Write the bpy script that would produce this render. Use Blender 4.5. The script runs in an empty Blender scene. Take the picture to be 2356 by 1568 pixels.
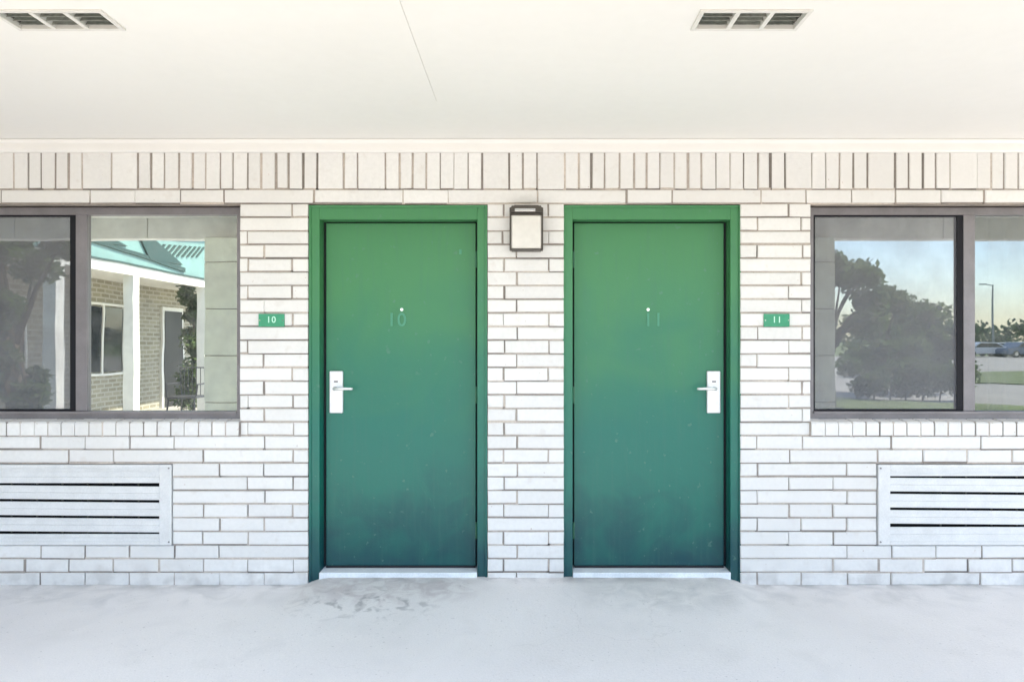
import bpy, bmesh, math, random
from mathutils import Vector, Matrix
R = math.radians
random.seed(7)
SC = bpy.context.scene
COL = SC.collection
D = 4.0            # camera distance from the brick face
F = 1550.0         # focal length in photo units (photo is 2356 x 1568 units)
EYE = 1.447

# ------------------------------------------------------------------ camera
cam_d = bpy.data.cameras.new('camera'); cam = bpy.data.objects.new('camera', cam_d); COL.objects.link(cam)
cam.location = (0, -D, EYE); cam.rotation_euler = (R(90), 0, 0)
cam_d.sensor_width = 36; cam_d.lens = 36 * F / 2356; cam_d.shift_x = -29 / 2356
cam_d.clip_start = 0.05; cam_d.clip_end = 3000
SC.camera = cam

# ------------------------------------------------------------------ light
SUN_EL, SUN_AZ = 55.0, 112.0     # azimuth from +Y (into the wall) towards +X
w = bpy.data.worlds.new('World'); SC.world = w; w.use_nodes = True
nt = w.node_tree; bg = nt.nodes['Background']
sky = nt.nodes.new('ShaderNodeTexSky'); sky.sky_type = 'NISHITA'; sky.sun_disc = False
sky.sun_elevation = R(SUN_EL); sky.sun_rotation = R(SUN_AZ)
sky.air_density = 1.0; sky.dust_density = 1.0; sky.ozone_density = 1.0
nt.links.new(sky.outputs[0], bg.inputs['Color']); bg.inputs['Strength'].default_value = 0.15
sl = bpy.data.lights.new('sun', 'SUN'); so = bpy.data.objects.new('sun', sl); COL.objects.link(so)
sl.energy = 4.0; sl.angle = R(0.5); sl.color = (1.0, 0.91, 0.78)
sd = Vector((math.sin(R(SUN_AZ)) * math.cos(R(SUN_EL)), math.cos(R(SUN_AZ)) * math.cos(R(SUN_EL)), math.sin(R(SUN_EL))))
so.rotation_euler = sd.to_track_quat('Z', 'Y').to_euler(); so.location = (6, -8, 12)
SC.view_settings.view_transform = 'Standard'; SC.view_settings.look = 'None'
SC.view_settings.exposure = 1.82; SC.view_settings.gamma = 1; SC.view_settings.use_curve_mapping = False
SC.cycles.max_bounces = 12; SC.cycles.diffuse_bounces = 6; SC.cycles.glossy_bounces = 6
SC.cycles.transparent_max_bounces = 16; SC.cycles.sample_clamp_indirect = 8
SC.cycles.use_denoising = True

def X(u): return (u - 1207) / 387.5
def Z(v): return EYE - (v - 784) / 387.5
def XD(u, y): return (u - 1207) / F * (D + y)          # x of something seen at u whose depth is y
def ZD(v, y): return EYE - (v - 784) / F * (D + y)
GL = 0.10                                              # the glass plane
def MX(u, y): return (u - 1207) / F * (D + 2 * GL - y) # x of a thing at depth y seen mirrored in the glass
def MZ(v, y): return EYE - (v - 784) / F * (D + 2 * GL - y)

# ------------------------------------------------------------------ materials
MATS = {}
def mat(name, col, rough=0.6, metal=0.0, var=0.0, scale=8.0, bump=0.0, bscale=60.0, bdist=0.002, spec=0.5, coat=0.0, island=0.0, detail=5.0, tint=None, fine=0.0):
    m = bpy.data.materials.new(name); m.use_nodes = True; n = m.node_tree; b = n.nodes['Principled BSDF']
    b.inputs['Roughness'].default_value = rough; b.inputs['Metallic'].default_value = metal
    b.inputs['Specular IOR Level'].default_value = spec; b.inputs['Coat Weight'].default_value = coat
    b.inputs['Coat Roughness'].default_value = 0.15
    b.inputs['Base Color'].default_value = (*col, 1)
    tc = n.nodes.new('ShaderNodeTexCoord'); src = None
    if var or island or fine:
        ns = n.nodes.new('ShaderNodeTexNoise'); ns.inputs['Scale'].default_value = scale; ns.inputs['Detail'].default_value = detail
        n.links.new(tc.outputs['Object'], ns.inputs['Vector'])
        mp = n.nodes.new('ShaderNodeMapRange'); mp.inputs['From Min'].default_value = 0.3; mp.inputs['From Max'].default_value = 0.7
        mp.inputs['To Min'].default_value = 1 - var; mp.inputs['To Max'].default_value = 1 + var
        n.links.new(ns.outputs['Fac'], mp.inputs['Value'])
        val = mp.outputs[0]
        if island:
            g = n.nodes.new('ShaderNodeNewGeometry'); m2 = n.nodes.new('ShaderNodeMapRange')
            m2.inputs['To Min'].default_value = 1 - island; m2.inputs['To Max'].default_value = 1 + island * 0.3
            n.links.new(g.outputs['Random Per Island'], m2.inputs['Value'])
            mu = n.nodes.new('ShaderNodeMath'); mu.operation = 'MULTIPLY'
            n.links.new(val, mu.inputs[0]); n.links.new(m2.outputs[0], mu.inputs[1]); val = mu.outputs[0]
        if fine:
            nf = n.nodes.new('ShaderNodeTexNoise'); nf.inputs['Scale'].default_value = scale * 14; nf.inputs['Detail'].default_value = 3
            n.links.new(tc.outputs['Object'], nf.inputs['Vector'])
            m3 = n.nodes.new('ShaderNodeMapRange'); m3.inputs['From Min'].default_value = 0.3; m3.inputs['From Max'].default_value = 0.7
            m3.inputs['To Min'].default_value = 1 - fine; m3.inputs['To Max'].default_value = 1 + fine
            n.links.new(nf.outputs['Fac'], m3.inputs['Value'])
            mu = n.nodes.new('ShaderNodeMath'); mu.operation = 'MULTIPLY'
            n.links.new(val, mu.inputs[0]); n.links.new(m3.outputs[0], mu.inputs[1]); val = mu.outputs[0]
        hs = n.nodes.new('ShaderNodeHueSaturation'); hs.inputs['Color'].default_value = (*col, 1)
        n.links.new(val, hs.inputs['Value'])
        out = hs.outputs[0]
        if tint:
            nn = n.nodes.new('ShaderNodeTexNoise'); nn.inputs['Scale'].default_value = scale * 0.37; nn.inputs['Detail'].default_value = 4
            n.links.new(tc.outputs['Object'], nn.inputs['Vector'])
            mr = n.nodes.new('ShaderNodeMapRange'); mr.inputs['From Min'].default_value = 0.45; mr.inputs['From Max'].default_value = 0.75
            n.links.new(nn.outputs['Fac'], mr.inputs['Value'])
            mx = n.nodes.new('ShaderNodeMix'); mx.data_type = 'RGBA'; mx.inputs['B'].default_value = (*tint, 1)
            n.links.new(mr.outputs[0], mx.inputs['Factor']); n.links.new(out, mx.inputs['A']); out = mx.outputs['Result']
        n.links.new(out, b.inputs['Base Color'])
    if bump:
        nb = n.nodes.new('ShaderNodeTexNoise'); nb.inputs['Scale'].default_value = bscale; nb.inputs['Detail'].default_value = 6
        n.links.new(tc.outputs['Object'], nb.inputs['Vector'])
        bp = n.nodes.new('ShaderNodeBump'); bp.inputs['Strength'].default_value = bump; bp.inputs['Distance'].default_value = bdist
        n.links.new(nb.outputs['Fac'], bp.inputs['Height']); n.links.new(bp.outputs[0], b.inputs['Normal'])
    MATS[name] = m
    return m

mat('white_brick', (0.785, 0.77, 0.745), 0.55, var=0.035, scale=3.0, bump=0.6, bscale=55, bdist=0.003, island=0.07, tint=(0.72, 0.70, 0.67), fine=0.03)
mat('mortar', (0.47, 0.41, 0.36), 0.85, var=0.2, island=0.6, scale=5, bump=0.8, bscale=90, bdist=0.003, fine=0.1)
mat('soffit_white', (0.79, 0.77, 0.735), 0.7, var=0.015, scale=1.2, bump=0.12, bscale=14, bdist=0.003, tint=(0.80, 0.775, 0.735), fine=0.008)
mat('trim_white', (0.82, 0.795, 0.76), 0.6, var=0.02, scale=4, bump=0.15, bscale=30)
def door_paint():
    # satin enamel: base colour fades raggedly from yellower green above to dark blue-green below
    m = mat('green_paint', (0.022, 0.17, 0.105), 0.36, bump=0.3, bscale=85, bdist=0.0016, spec=0.5)
    n = m.node_tree; L = n.links.new; b = n.nodes['Principled BSDF']
    tc = n.nodes.new('ShaderNodeTexCoord'); sp = n.nodes.new('ShaderNodeSeparateXYZ'); L(tc.outputs['Object'], sp.inputs[0])
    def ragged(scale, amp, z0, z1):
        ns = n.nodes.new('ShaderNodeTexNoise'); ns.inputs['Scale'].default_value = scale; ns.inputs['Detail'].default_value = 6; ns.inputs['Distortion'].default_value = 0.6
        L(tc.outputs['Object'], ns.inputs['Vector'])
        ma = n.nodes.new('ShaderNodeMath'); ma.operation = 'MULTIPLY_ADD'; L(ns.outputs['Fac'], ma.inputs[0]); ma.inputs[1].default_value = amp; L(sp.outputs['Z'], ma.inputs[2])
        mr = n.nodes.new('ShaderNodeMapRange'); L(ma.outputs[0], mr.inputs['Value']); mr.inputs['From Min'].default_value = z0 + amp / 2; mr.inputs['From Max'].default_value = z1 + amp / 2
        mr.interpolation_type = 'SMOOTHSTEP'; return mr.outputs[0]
    def mix(f, a, c):
        t = n.nodes.new('ShaderNodeMix'); t.data_type = 'RGBA'; L(f, t.inputs['Factor'])
        if isinstance(a, tuple): t.inputs['A'].default_value = (*a, 1)
        else: L(a, t.inputs['A'])
        if isinstance(c, tuple): t.inputs['B'].default_value = (*c, 1)
        else: L(c, t.inputs['B'])
        return t.outputs['Result']
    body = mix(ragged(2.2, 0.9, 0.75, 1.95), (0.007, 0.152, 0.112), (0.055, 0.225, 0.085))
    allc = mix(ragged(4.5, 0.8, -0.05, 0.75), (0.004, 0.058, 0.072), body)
    # hand grime and scuffs: thin stretched noise streaks and small chips
    mp = n.nodes.new('ShaderNodeMapping'); mp.inputs['Scale'].default_value = (22, 1, 1.6); L(tc.outputs['Object'], mp.inputs['Vector'])
    st = n.nodes.new('ShaderNodeTexNoise'); st.inputs['Scale'].default_value = 2.0; st.inputs['Detail'].default_value = 7; L(mp.outputs[0], st.inputs['Vector'])
    r2 = n.nodes.new('ShaderNodeMapRange'); L(st.outputs['Fac'], r2.inputs['Value']); r2.inputs['From Min'].default_value = 0.50; r2.inputs['From Max'].default_value = 0.72; r2.inputs['To Max'].default_value = 0.17
    allc = mix(r2.outputs[0], allc, (0.05, 0.15, 0.12))
    sc = n.nodes.new('ShaderNodeTexNoise'); sc.inputs['Scale'].default_value = 26; sc.inputs['Detail'].default_value = 8; L(tc.outputs['Object'], sc.inputs['Vector'])
    r3 = n.nodes.new('ShaderNodeMapRange'); L(sc.outputs['Fac'], r3.inputs['Value']); r3.inputs['From Min'].default_value = 0.67; r3.inputs['From Max'].default_value = 0.73; r3.inputs['To Max'].default_value = 0.5
    allc = mix(r3.outputs[0], allc, (0.10, 0.22, 0.17))
    L(allc, b.inputs['Base Color'])
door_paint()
mat('green_frame', (0.040, 0.150, 0.085), 0.38, var=0.07, scale=5, bump=0.2, bscale=70, bdist=0.0015, spec=0.6, fine=0.04)
mat('number_green', (0.075, 0.29, 0.18), 0.4)
mat('lock_metal', (0.80, 0.80, 0.82), 0.28, 0.35, var=0.04, scale=40)
mat('lever_metal', (0.86, 0.88, 0.88), 0.18, 0.5)
mat('black_plastic', (0.02, 0.018, 0.017), 0.45)
mat('rubber', (0.015, 0.017, 0.02), 0.8)
mat('aluminium', (0.215, 0.20, 0.21), 0.42, 0.2, var=0.12, scale=9, bump=0.1, bscale=90, fine=0.05)
mat('aluminium_dark', (0.012, 0.012, 0.016), 0.6, spec=0.2)
mat('diffuser', (0.72, 0.69, 0.64), 0.3, var=0.04, scale=25)
mat('chrome', (0.7, 0.7, 0.7), 0.15, 1.0)
mat('bronze_black', (0.075, 0.065, 0.055), 0.4, 0.3)
mat('grille_white', (0.70, 0.70, 0.69), 0.5, var=0.06, scale=10, bump=0.1, bscale=60, fine=0.05)
mat('void_dark', (0.010, 0.010, 0.011), 0.9)
mat('vent_white', (0.66, 0.64, 0.60), 0.55, var=0.05, scale=20)
mat('vent_dark', (0.10, 0.095, 0.08), 0.7, var=0.3, scale=30)  # dark tone for duct interiors and recessed grille fins
mat('vent_grey', (0.30, 0.29, 0.255), 0.7, var=0.3, scale=40)
mat('sign_green', (0.045, 0.30, 0.16), 0.35, var=0.08, scale=30)
mat('sign_pale', (0.55, 0.85, 0.70), 0.4)
mat('sill_concrete', (0.78, 0.82, 0.84), 0.75, var=0.07, scale=9, bump=0.4, bscale=70, fine=0.06)
mat('curtain', (0.30, 0.31, 0.30), 0.9, var=0.10, scale=6)
mat('room_wall', (0.22, 0.22, 0.21), 0.9, var=0.05)
mat('render_block', (0.86, 0.87, 0.76), 0.8, var=0.05, scale=3, bump=0.3, bscale=60)
mat('mint_board', (0.16, 0.28, 0.265), 0.5, var=0.06, scale=3)
mat('roof_dark', (0.018, 0.05, 0.045), 0.6)
mat('dark_glass', (0.03, 0.033, 0.035), 0.08)
mat('roof_sheet', (0.35, 0.48, 0.47), 0.5, var=0.1, scale=2)
mat('porch_white', (0.78, 0.76, 0.70), 0.6, var=0.03)
mat('door_black', (0.015, 0.013, 0.012), 0.5)
mat('chair_metal', (0.04, 0.04, 0.045), 0.5, 0.3)
mat('bark', (0.10, 0.075, 0.05), 0.9, var=0.3, scale=12, bump=0.8, bscale=20, bdist=0.03)
mat('leaf', (0.10, 0.14, 0.075), 0.6, var=0.25, scale=1.2, island=0.5)
mat('leaf_far', (0.05, 0.09, 0.06), 0.6, var=0.25, scale=0.3, island=0.5)
mat('grass', (0.13, 0.17, 0.06), 0.9, var=0.25, scale=0.6, fine=0.2)
mat('driveway', (0.34, 0.325, 0.30), 0.85, var=0.10, scale=0.5, bump=0.3, bscale=30, fine=0.06)
mat('car_paint', (0.75, 0.76, 0.78), 0.25, coat=0.6)
mat('car_paint_blue', (0.10, 0.16, 0.26), 0.25, coat=0.6)
mat('car_glass', (0.02, 0.025, 0.03), 0.05)
mat('tyre', (0.02, 0.02, 0.02), 0.8)
mat('pole_grey', (0.30, 0.32, 0.34), 0.4, 0.5)

# soft brick wall of the neighbouring lodge
def brick_tex_mat(name, c1, c2, mort, sc):
    m = bpy.data.materials.new(name); m.use_nodes = True; n = m.node_tree; b = n.nodes['Principled BSDF']
    tc = n.nodes.new('ShaderNodeTexCoord'); sp = n.nodes.new('ShaderNodeSeparateXYZ'); ad = n.nodes.new('ShaderNodeMath'); cb = n.nodes.new('ShaderNodeCombineXYZ')
    n.links.new(tc.outputs['Object'], sp.inputs[0]); n.links.new(sp.outputs['X'], ad.inputs[0]); n.links.new(sp.outputs['Y'], ad.inputs[1])
    n.links.new(ad.outputs[0], cb.inputs['X']); n.links.new(sp.outputs['Z'], cb.inputs['Y'])
    br = n.nodes.new('ShaderNodeTexBrick'); n.links.new(cb.outputs[0], br.inputs['Vector'])
    br.inputs['Scale'].default_value = sc; br.inputs['Color1'].default_value = (*c1, 1); br.inputs['Color2'].default_value = (*c2, 1); br.inputs['Mortar'].default_value = (*mort, 1)
    br.inputs['Mortar Size'].default_value = 0.015; br.inputs['Brick Width'].default_value = 0.24; br.inputs['Row Height'].default_value = 0.085
    n.links.new(br.outputs['Color'], b.inputs['Base Color']); b.inputs['Roughness'].default_value = 0.85
    MATS[name] = m
brick_tex_mat('lodge_brick', (0.34, 0.31, 0.22), (0.24, 0.21, 0.14), (0.42, 0.40, 0.34), 1.0)

def weather_bricks():
    m = MATS['white_brick']; n = m.node_tree; L = n.links.new; b = n.nodes['Principled BSDF']
    src = b.inputs['Base Color'].links[0].from_socket; tc = n.nodes.new('ShaderNodeTexCoord')
    def layer(src, scale, lo, hi, amt, col, mask=None):
        ns = n.nodes.new('ShaderNodeTexNoise'); ns.inputs['Scale'].default_value = scale; ns.inputs['Detail'].default_value = 8; L(tc.outputs['Object'], ns.inputs['Vector'])
        mr = n.nodes.new('ShaderNodeMapRange'); L(ns.outputs['Fac'], mr.inputs['Value']); mr.inputs['From Min'].default_value = lo; mr.inputs['From Max'].default_value = hi; mr.inputs['To Max'].default_value = amt
        f = mr.outputs[0]
        if mask is not None:
            mu = n.nodes.new('ShaderNodeMath'); mu.operation = 'MULTIPLY'; L(f, mu.inputs[0]); L(mask, mu.inputs[1]); f = mu.outputs[0]
        t = n.nodes.new('ShaderNodeMix'); t.data_type = 'RGBA'; L(f, t.inputs['Factor']); L(src, t.inputs['A']); t.inputs['B'].default_value = (*col, 1); return t.outputs['Result']
    src = layer(src, 38, 0.70, 0.74, 0.6, (0.42, 0.30, 0.24))          # chips down to the clay
    src = layer(src, 14, 0.60, 0.72, 0.35, (0.62, 0.57, 0.52))         # grubby blotches
    sp = n.nodes.new('ShaderNodeSeparateXYZ'); L(tc.outputs['Object'], sp.inputs[0])
    mk = n.nodes.new('ShaderNodeMapRange'); L(sp.outputs['Z'], mk.inputs['Value']); mk.inputs['From Min'].default_value = 0.0; mk.inputs['From Max'].default_value = 0.16; mk.inputs['To Min'].default_value = 1; mk.inputs['To Max'].default_value = 0
    src = layer(src, 9, 0.45, 0.62, 0.7, (0.50, 0.48, 0.46), mk.outputs[0])   # splash dirt at the foot
    L(src, b.inputs['Base Color'])
weather_bricks()

# pavement concrete: patchy wear, fine grain, a rusty pink stain and dark scuffs by the left threshold
def pavement_mat():
    m = bpy.data.materials.new('pavement'); m.use_nodes = True; n = m.node_tree; b = n.nodes['Principled BSDF']; L = n.links.new
    tc = n.nodes.new('ShaderNodeTexCoord')
    def noise(s, d=5, dist=0.0):
        t = n.nodes.new('ShaderNodeTexNoise'); t.inputs['Scale'].default_value = s; t.inputs['Detail'].default_value = d; t.inputs['Distortion'].default_value = dist
        L(tc.outputs['Object'], t.inputs['Vector']); return t.outputs['Fac']
    def rng(v, a, c, lo, hi):
        t = n.nodes.new('ShaderNodeMapRange'); L(v, t.inputs['Value']); t.inputs['From Min'].default_value = a; t.inputs['From Max'].default_value = c
        t.inputs['To Min'].default_value = lo; t.inputs['To Max'].default_value = hi; return t.outputs[0]
    def mul(a, c):
        t = n.nodes.new('ShaderNodeMath'); t.operation = 'MULTIPLY'; L(a, t.inputs[0]); L(c, t.inputs[1]); return t.outputs[0]
    def mix(f, a, c):
        t = n.nodes.new('ShaderNodeMix'); t.data_type = 'RGBA'; L(f, t.inputs['Factor'])
        if isinstance(a, tuple): t.inputs['A'].default_value = (*a, 1)
        else: L(a, t.inputs['A'])
        t.inputs['B'].default_value = (*c, 1); return t.outputs['Result']
    def blob(cx, cy, rx, ry):
        mp = n.nodes.new('ShaderNodeMapping'); mp.vector_type = 'TEXTURE'; mp.inputs['Location'].default_value = (cx, cy, 0); mp.inputs['Scale'].default_value = (rx, ry, 1)
        L(tc.outputs['Object'], mp.inputs['Vector'])
        g = n.nodes.new('ShaderNodeTexGradient'); g.gradient_type = 'SPHERICAL'; L(mp.outputs[0], g.inputs[0]); return g.outputs['Fac']
    c = mix(rng(noise(0.9, 6, 0.6), 0.38, 0.68, 0, 1), (0.83, 0.805, 0.78), (0.77, 0.745, 0.725))
    c = mix(rng(noise(4.2, 8, 0.4), 0.52, 0.72, 0, 0.45), c, (0.71, 0.69, 0.67))
    c = mix(mul(rng(noise(9, 8, 1.0), 0.42, 0.62, 0, 0.75), rng(blob(-0.78, -0.16, 0.62, 0.26), 0.0, 0.5, 0, 1)), c, (0.56, 0.505, 0.50))
    c = mix(mul(rng(noise(16, 8, 0.5), 0.52, 0.66, 0, 0.8), rng(blob(-0.85, -0.34, 0.5, 0.24), 0.0, 0.6, 0, 1)), c, (0.36, 0.35, 0.345))
    c = mix(mul(rng(noise(7, 8, 0.8), 0.42, 0.66, 0, 0.6), rng(blob(0.8, -0.24, 0.7, 0.26), 0.0, 0.6, 0, 1)), c, (0.54, 0.535, 0.53))
    c = mix(mul(rng(noise(6, 8, 0.8), 0.45, 0.66, 0, 0.5), rng(blob(1.9, -0.15, 1.2, 0.22), 0.0, 0.6, 0, 1)), c, (0.54, 0.535, 0.53))
    c = mix(mul(rng(noise(6, 8, 0.8), 0.45, 0.66, 0, 0.5), rng(blob(-2.3, -0.15, 1.3, 0.25), 0.0, 0.6, 0, 1)), c, (0.54, 0.535, 0.53))
    c = mix(rng(noise(60, 4, 0), 0.66, 0.74, 0, 0.5), c, (0.30, 0.29, 0.28))
    c = mix(rng(noise(160, 3, 0), 0.35, 0.65, 0.22, 0), c, (0.54, 0.535, 0.53))
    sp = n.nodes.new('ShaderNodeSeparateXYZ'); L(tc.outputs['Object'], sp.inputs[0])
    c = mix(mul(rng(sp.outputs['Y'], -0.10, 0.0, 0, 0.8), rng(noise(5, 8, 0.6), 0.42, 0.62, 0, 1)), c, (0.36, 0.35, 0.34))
    vo = n.nodes.new('ShaderNodeTexVoronoi'); vo.feature = 'DISTANCE_TO_EDGE'; vo.inputs['Scale'].default_value = 0.55
    wp = n.nodes.new('ShaderNodeTexNoise'); wp.inputs['Scale'].default_value = 3; wp.inputs['Detail'].default_value = 6; L(tc.outputs['Object'], wp.inputs['Vector'])
    va = n.nodes.new('ShaderNodeVectorMath'); va.operation = 'MULTIPLY_ADD'; L(wp.outputs['Color'], va.inputs[0]); va.inputs[1].default_value = (.35, .35, .35); L(tc.outputs['Object'], va.inputs[2])
    L(va.outputs[0], vo.inputs['Vector'])
    c = mix(mul(rng(vo.outputs['Distance'], 0.0, 0.0022, 0.15, 0), rng(noise(0.8, 2), 0.45, 0.6, 0, 1)), c, (0.32, 0.31, 0.30))
    L(c, b.inputs['Base Color']); b.inputs['Roughness'].default_value = 0.8
    bp = n.nodes.new('ShaderNodeBump'); bp.inputs['Strength'].default_value = 0.5; bp.inputs['Distance'].default_value = 0.004
    L(noise(70, 8), bp.inputs['Height']); L(bp.outputs[0], b.inputs['Normal'])
    MATS['pavement'] = m
pavement_mat()

# window glass: mirror coating over a tinted see-through pane, very slightly wavy
def glass_mat(name, refl, tint, through):
    m = bpy.data.materials.new(name); m.use_nodes = True; n = m.node_tree; L = n.links.new
    n.nodes.remove(n.nodes['Principled BSDF']); out = n.nodes['Material Output']
    gl = n.nodes.new('ShaderNodeBsdfGlossy'); gl.inputs['Roughness'].default_value = 0.0; gl.inputs['Color'].default_value = (*tint, 1)
    tr = n.nodes.new('ShaderNodeBsdfTransparent'); tr.inputs['Color'].default_value = (*through, 1)
    mx = n.nodes.new('ShaderNodeMixShader'); mx.inputs[0].default_value = refl
    L(tr.outputs[0], mx.inputs[1]); L(gl.outputs[0], mx.inputs[2]); L(mx.outputs[0], out.inputs[0])
    tc = n.nodes.new('ShaderNodeTexCoord'); ns = n.nodes.new('ShaderNodeTexNoise'); ns.inputs['Scale'].default_value = 3.0; ns.inputs['Detail'].default_value = 1
    L(tc.outputs['Object'], ns.inputs['Vector'])
    df = n.nodes.new('ShaderNodeBsdfDiffuse'); df.inputs['Color'].default_value = (0.30, 0.31, 0.30, 1); m2 = n.nodes.new('ShaderNodeMixShader')
    n2 = n.nodes.new('ShaderNodeTexNoise'); n2.inputs['Scale'].default_value = 7; n2.inputs['Detail'].default_value = 9; L(tc.outputs['Object'], n2.inputs['Vector'])
    mr = n.nodes.new('ShaderNodeMapRange'); mr.inputs['From Min'].default_value = 0.35; mr.inputs['From Max'].default_value = 0.7; mr.inputs['To Min'].default_value = 0.08; mr.inputs['To Max'].default_value = 0.30
    L(n2.outputs['Fac'], mr.inputs['Value']); L(mr.outputs[0], m2.inputs[0]); L(mx.outputs[0], m2.inputs[1]); L(df.outputs[0], m2.inputs[2]); L(m2.outputs[0], out.inputs[0])
    bp = n.nodes.new('ShaderNodeBump'); bp.inputs['Strength'].default_value = 0.04; bp.inputs['Distance'].default_value = 0.01
    L(ns.outputs['Fac'], bp.inputs['Height']); L(bp.outputs[0], gl.inputs['Normal'])
    MATS[name] = m
glass_mat('glass_clear', 0.22, (0.90, 0.95, 1.0), (0.55, 0.6, 0.58))
glass_mat('glass_film', 0.86, (0.95, 1.0, 0.95), (0.55, 0.6, 0.58))
glass_mat('glass_dim', 0.50, (0.92, 0.97, 1.0), (0.6, 0.64, 0.62))

def screen_mat():
    m = bpy.data.materials.new('insect_mesh'); m.use_nodes = True; n = m.node_tree; L = n.links.new
    b = n.nodes['Principled BSDF']; out = n.nodes['Material Output']; b.inputs['Base Color'].default_value = (0.26, 0.26, 0.29, 1); b.inputs['Roughness'].default_value = 0.7
    tr = n.nodes.new('ShaderNodeBsdfTransparent'); mx = n.nodes.new('ShaderNodeMixShader'); mx.inputs[0].default_value = 0.34
    L(tr.outputs[0], mx.inputs[1]); L(b.outputs[0], mx.inputs[2]); L(mx.outputs[0], out.inputs[0])
    MATS['insect_mesh'] = m
screen_mat()

# ------------------------------------------------------------------ mesh helpers
def link(name, bm, m, parent=None, loc=(0, 0, 0), smooth=False):
    me = bpy.data.meshes.new(name); bm.normal_update(); bm.to_mesh(me); bm.free()
    ms = m if isinstance(m, (list, tuple)) else [m]
    for q in ms: me.materials.append(MATS[q])
    if smooth:
        for p in me.polygons: p.use_smooth = True
    o = bpy.data.objects.new(name, me); COL.objects.link(o); o.location = loc
    if parent: o.parent = parent
    return o
def tag(o, label=None, cat=None, group=None, kind=None):
    if label: o['label'] = label
    if cat: o['category'] = cat
    if group: o['group'] = group
    if kind: o['kind'] = kind
    return o
def empty(name, loc, label, cat, group=None):
    o = bpy.data.objects.new(name, None); COL.objects.link(o); o.location = loc
    return tag(o, label, cat, group)
def bx(bm, x0, x1, y0, y1, z0, z1, bev=0.0, mi=0):
    g = bmesh.ops.create_cube(bm, size=1)['verts']
    for v in g: v.co = Vector(((x0 + x1) / 2 + v.co.x * (x1 - x0), (y0 + y1) / 2 + v.co.y * (y1 - y0), (z0 + z1) / 2 + v.co.z * (z1 - z0)))
    fs = {f for v in g for f in v.link_faces}
    for f in fs: f.material_index = mi
    if bev > 0:
        es = list({e for v in g for e in v.link_edges})
        bmesh.ops.bevel(bm, geom=es, offset=bev, segments=2, affect='EDGES', profile=0.5)
def tube(bm, pts, r, seg=10, cap=True):
    pts = [Vector(p) for p in pts]; rings = []
    rs = r if isinstance(r, (list, tuple)) else [r] * len(pts)
    for i, p in enumerate(pts):
        d = (pts[min(i + 1, len(pts) - 1)] - pts[max(i - 1, 0)]).normalized()
        a = d.cross(Vector((0, 0, 1)));  a = a if a.length > 1e-3 else d.cross(Vector((1, 0, 0))); a.normalize(); c = d.cross(a)
        rings.append([bm.verts.new(p + (a * math.cos(t * 2 * math.pi / seg) + c * math.sin(t * 2 * math.pi / seg)) * rs[i]) for t in range(seg)])
    for i in range(len(rings) - 1):
        for t in range(seg): bm.faces.new((rings[i][t], rings[i][(t + 1) % seg], rings[i + 1][(t + 1) % seg], rings[i + 1][t]))
    if cap: bm.faces.new(rings[0][::-1]); bm.faces.new(rings[-1])
def prism(bm, pts, axis, a, b):       # polygon (2D) extruded along axis from a to b
    def P(p, t): return {'x': (t, p[0], p[1]), 'y': (p[0], t, p[1]), 'z': (p[0], p[1], t)}[axis]
    A = [bm.verts.new(P(p, a)) for p in pts]; B = [bm.verts.new(P(p, b)) for p in pts]
    bm.faces.new(A); bm.faces.new(B[::-1])
    for i in range(len(pts)): j = (i + 1) % len(pts); bm.faces.new((A[j], A[i], B[i], B[j]))
    bmesh.ops.recalc_face_normals(bm, faces=bm.faces[:])
NB = bmesh.new

# ------------------------------------------------------------------ ground
def hump(x, y):
    def ss(t): t = max(0, min(1, t)); return t * t * (3 - 2 * t)
    a = ss((1.35 - abs(x)) / 0.20)
    t = ss(1 - max(0.0, -y - 0.03) / 0.75)
    return 0.043 * a * t + 0.003 * math.sin(x * 1.7 + 0.6) * math.sin(y * 2.1) * min(1, max(0, -y))
bm = NB(); xs = [i * 0.04 - 7 for i in range(351)]; ys = [0.02 - i * 0.05 for i in range(54)]
grid = [[bm.verts.new((x, y, hump(x, y))) for x in xs] for y in ys]
for j in range(len(ys) - 1):
    for i in range(len(xs) - 1): bm.faces.new((grid[j][i], grid[j + 1][i], grid[j + 1][i + 1], grid[j][i + 1]))
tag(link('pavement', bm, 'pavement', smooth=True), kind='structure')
bm = NB(); bx(bm, -70, 90, -60, -2.60, -0.05, -0.009); tag(link('driveway', bm, 'driveway'), kind='structure')
bm = NB(); bx(bm, -800, 800, -800, 800, -0.5, -0.06); tag(link('ground', bm, 'grass'), kind='structure')
def lawn(name, pts):
    bm = NB(); prism(bm, pts, 'z', -0.03, 0.03); tag(link(name, bm, 'grass'), kind='structure')
lawn('lawn', [(13, -21), (17, -17.5), (26, -18), (34, -24), (26, -27), (16, -26)])
lawn('lawn', [(4.2, -9.5), (9, -8.3), (11, -10.5), (7, -13)])
lawn('lawn', [(-12, -11), (-8.1, -9.5), (-8.1, -4.5), (-13, -4.5)])

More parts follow.
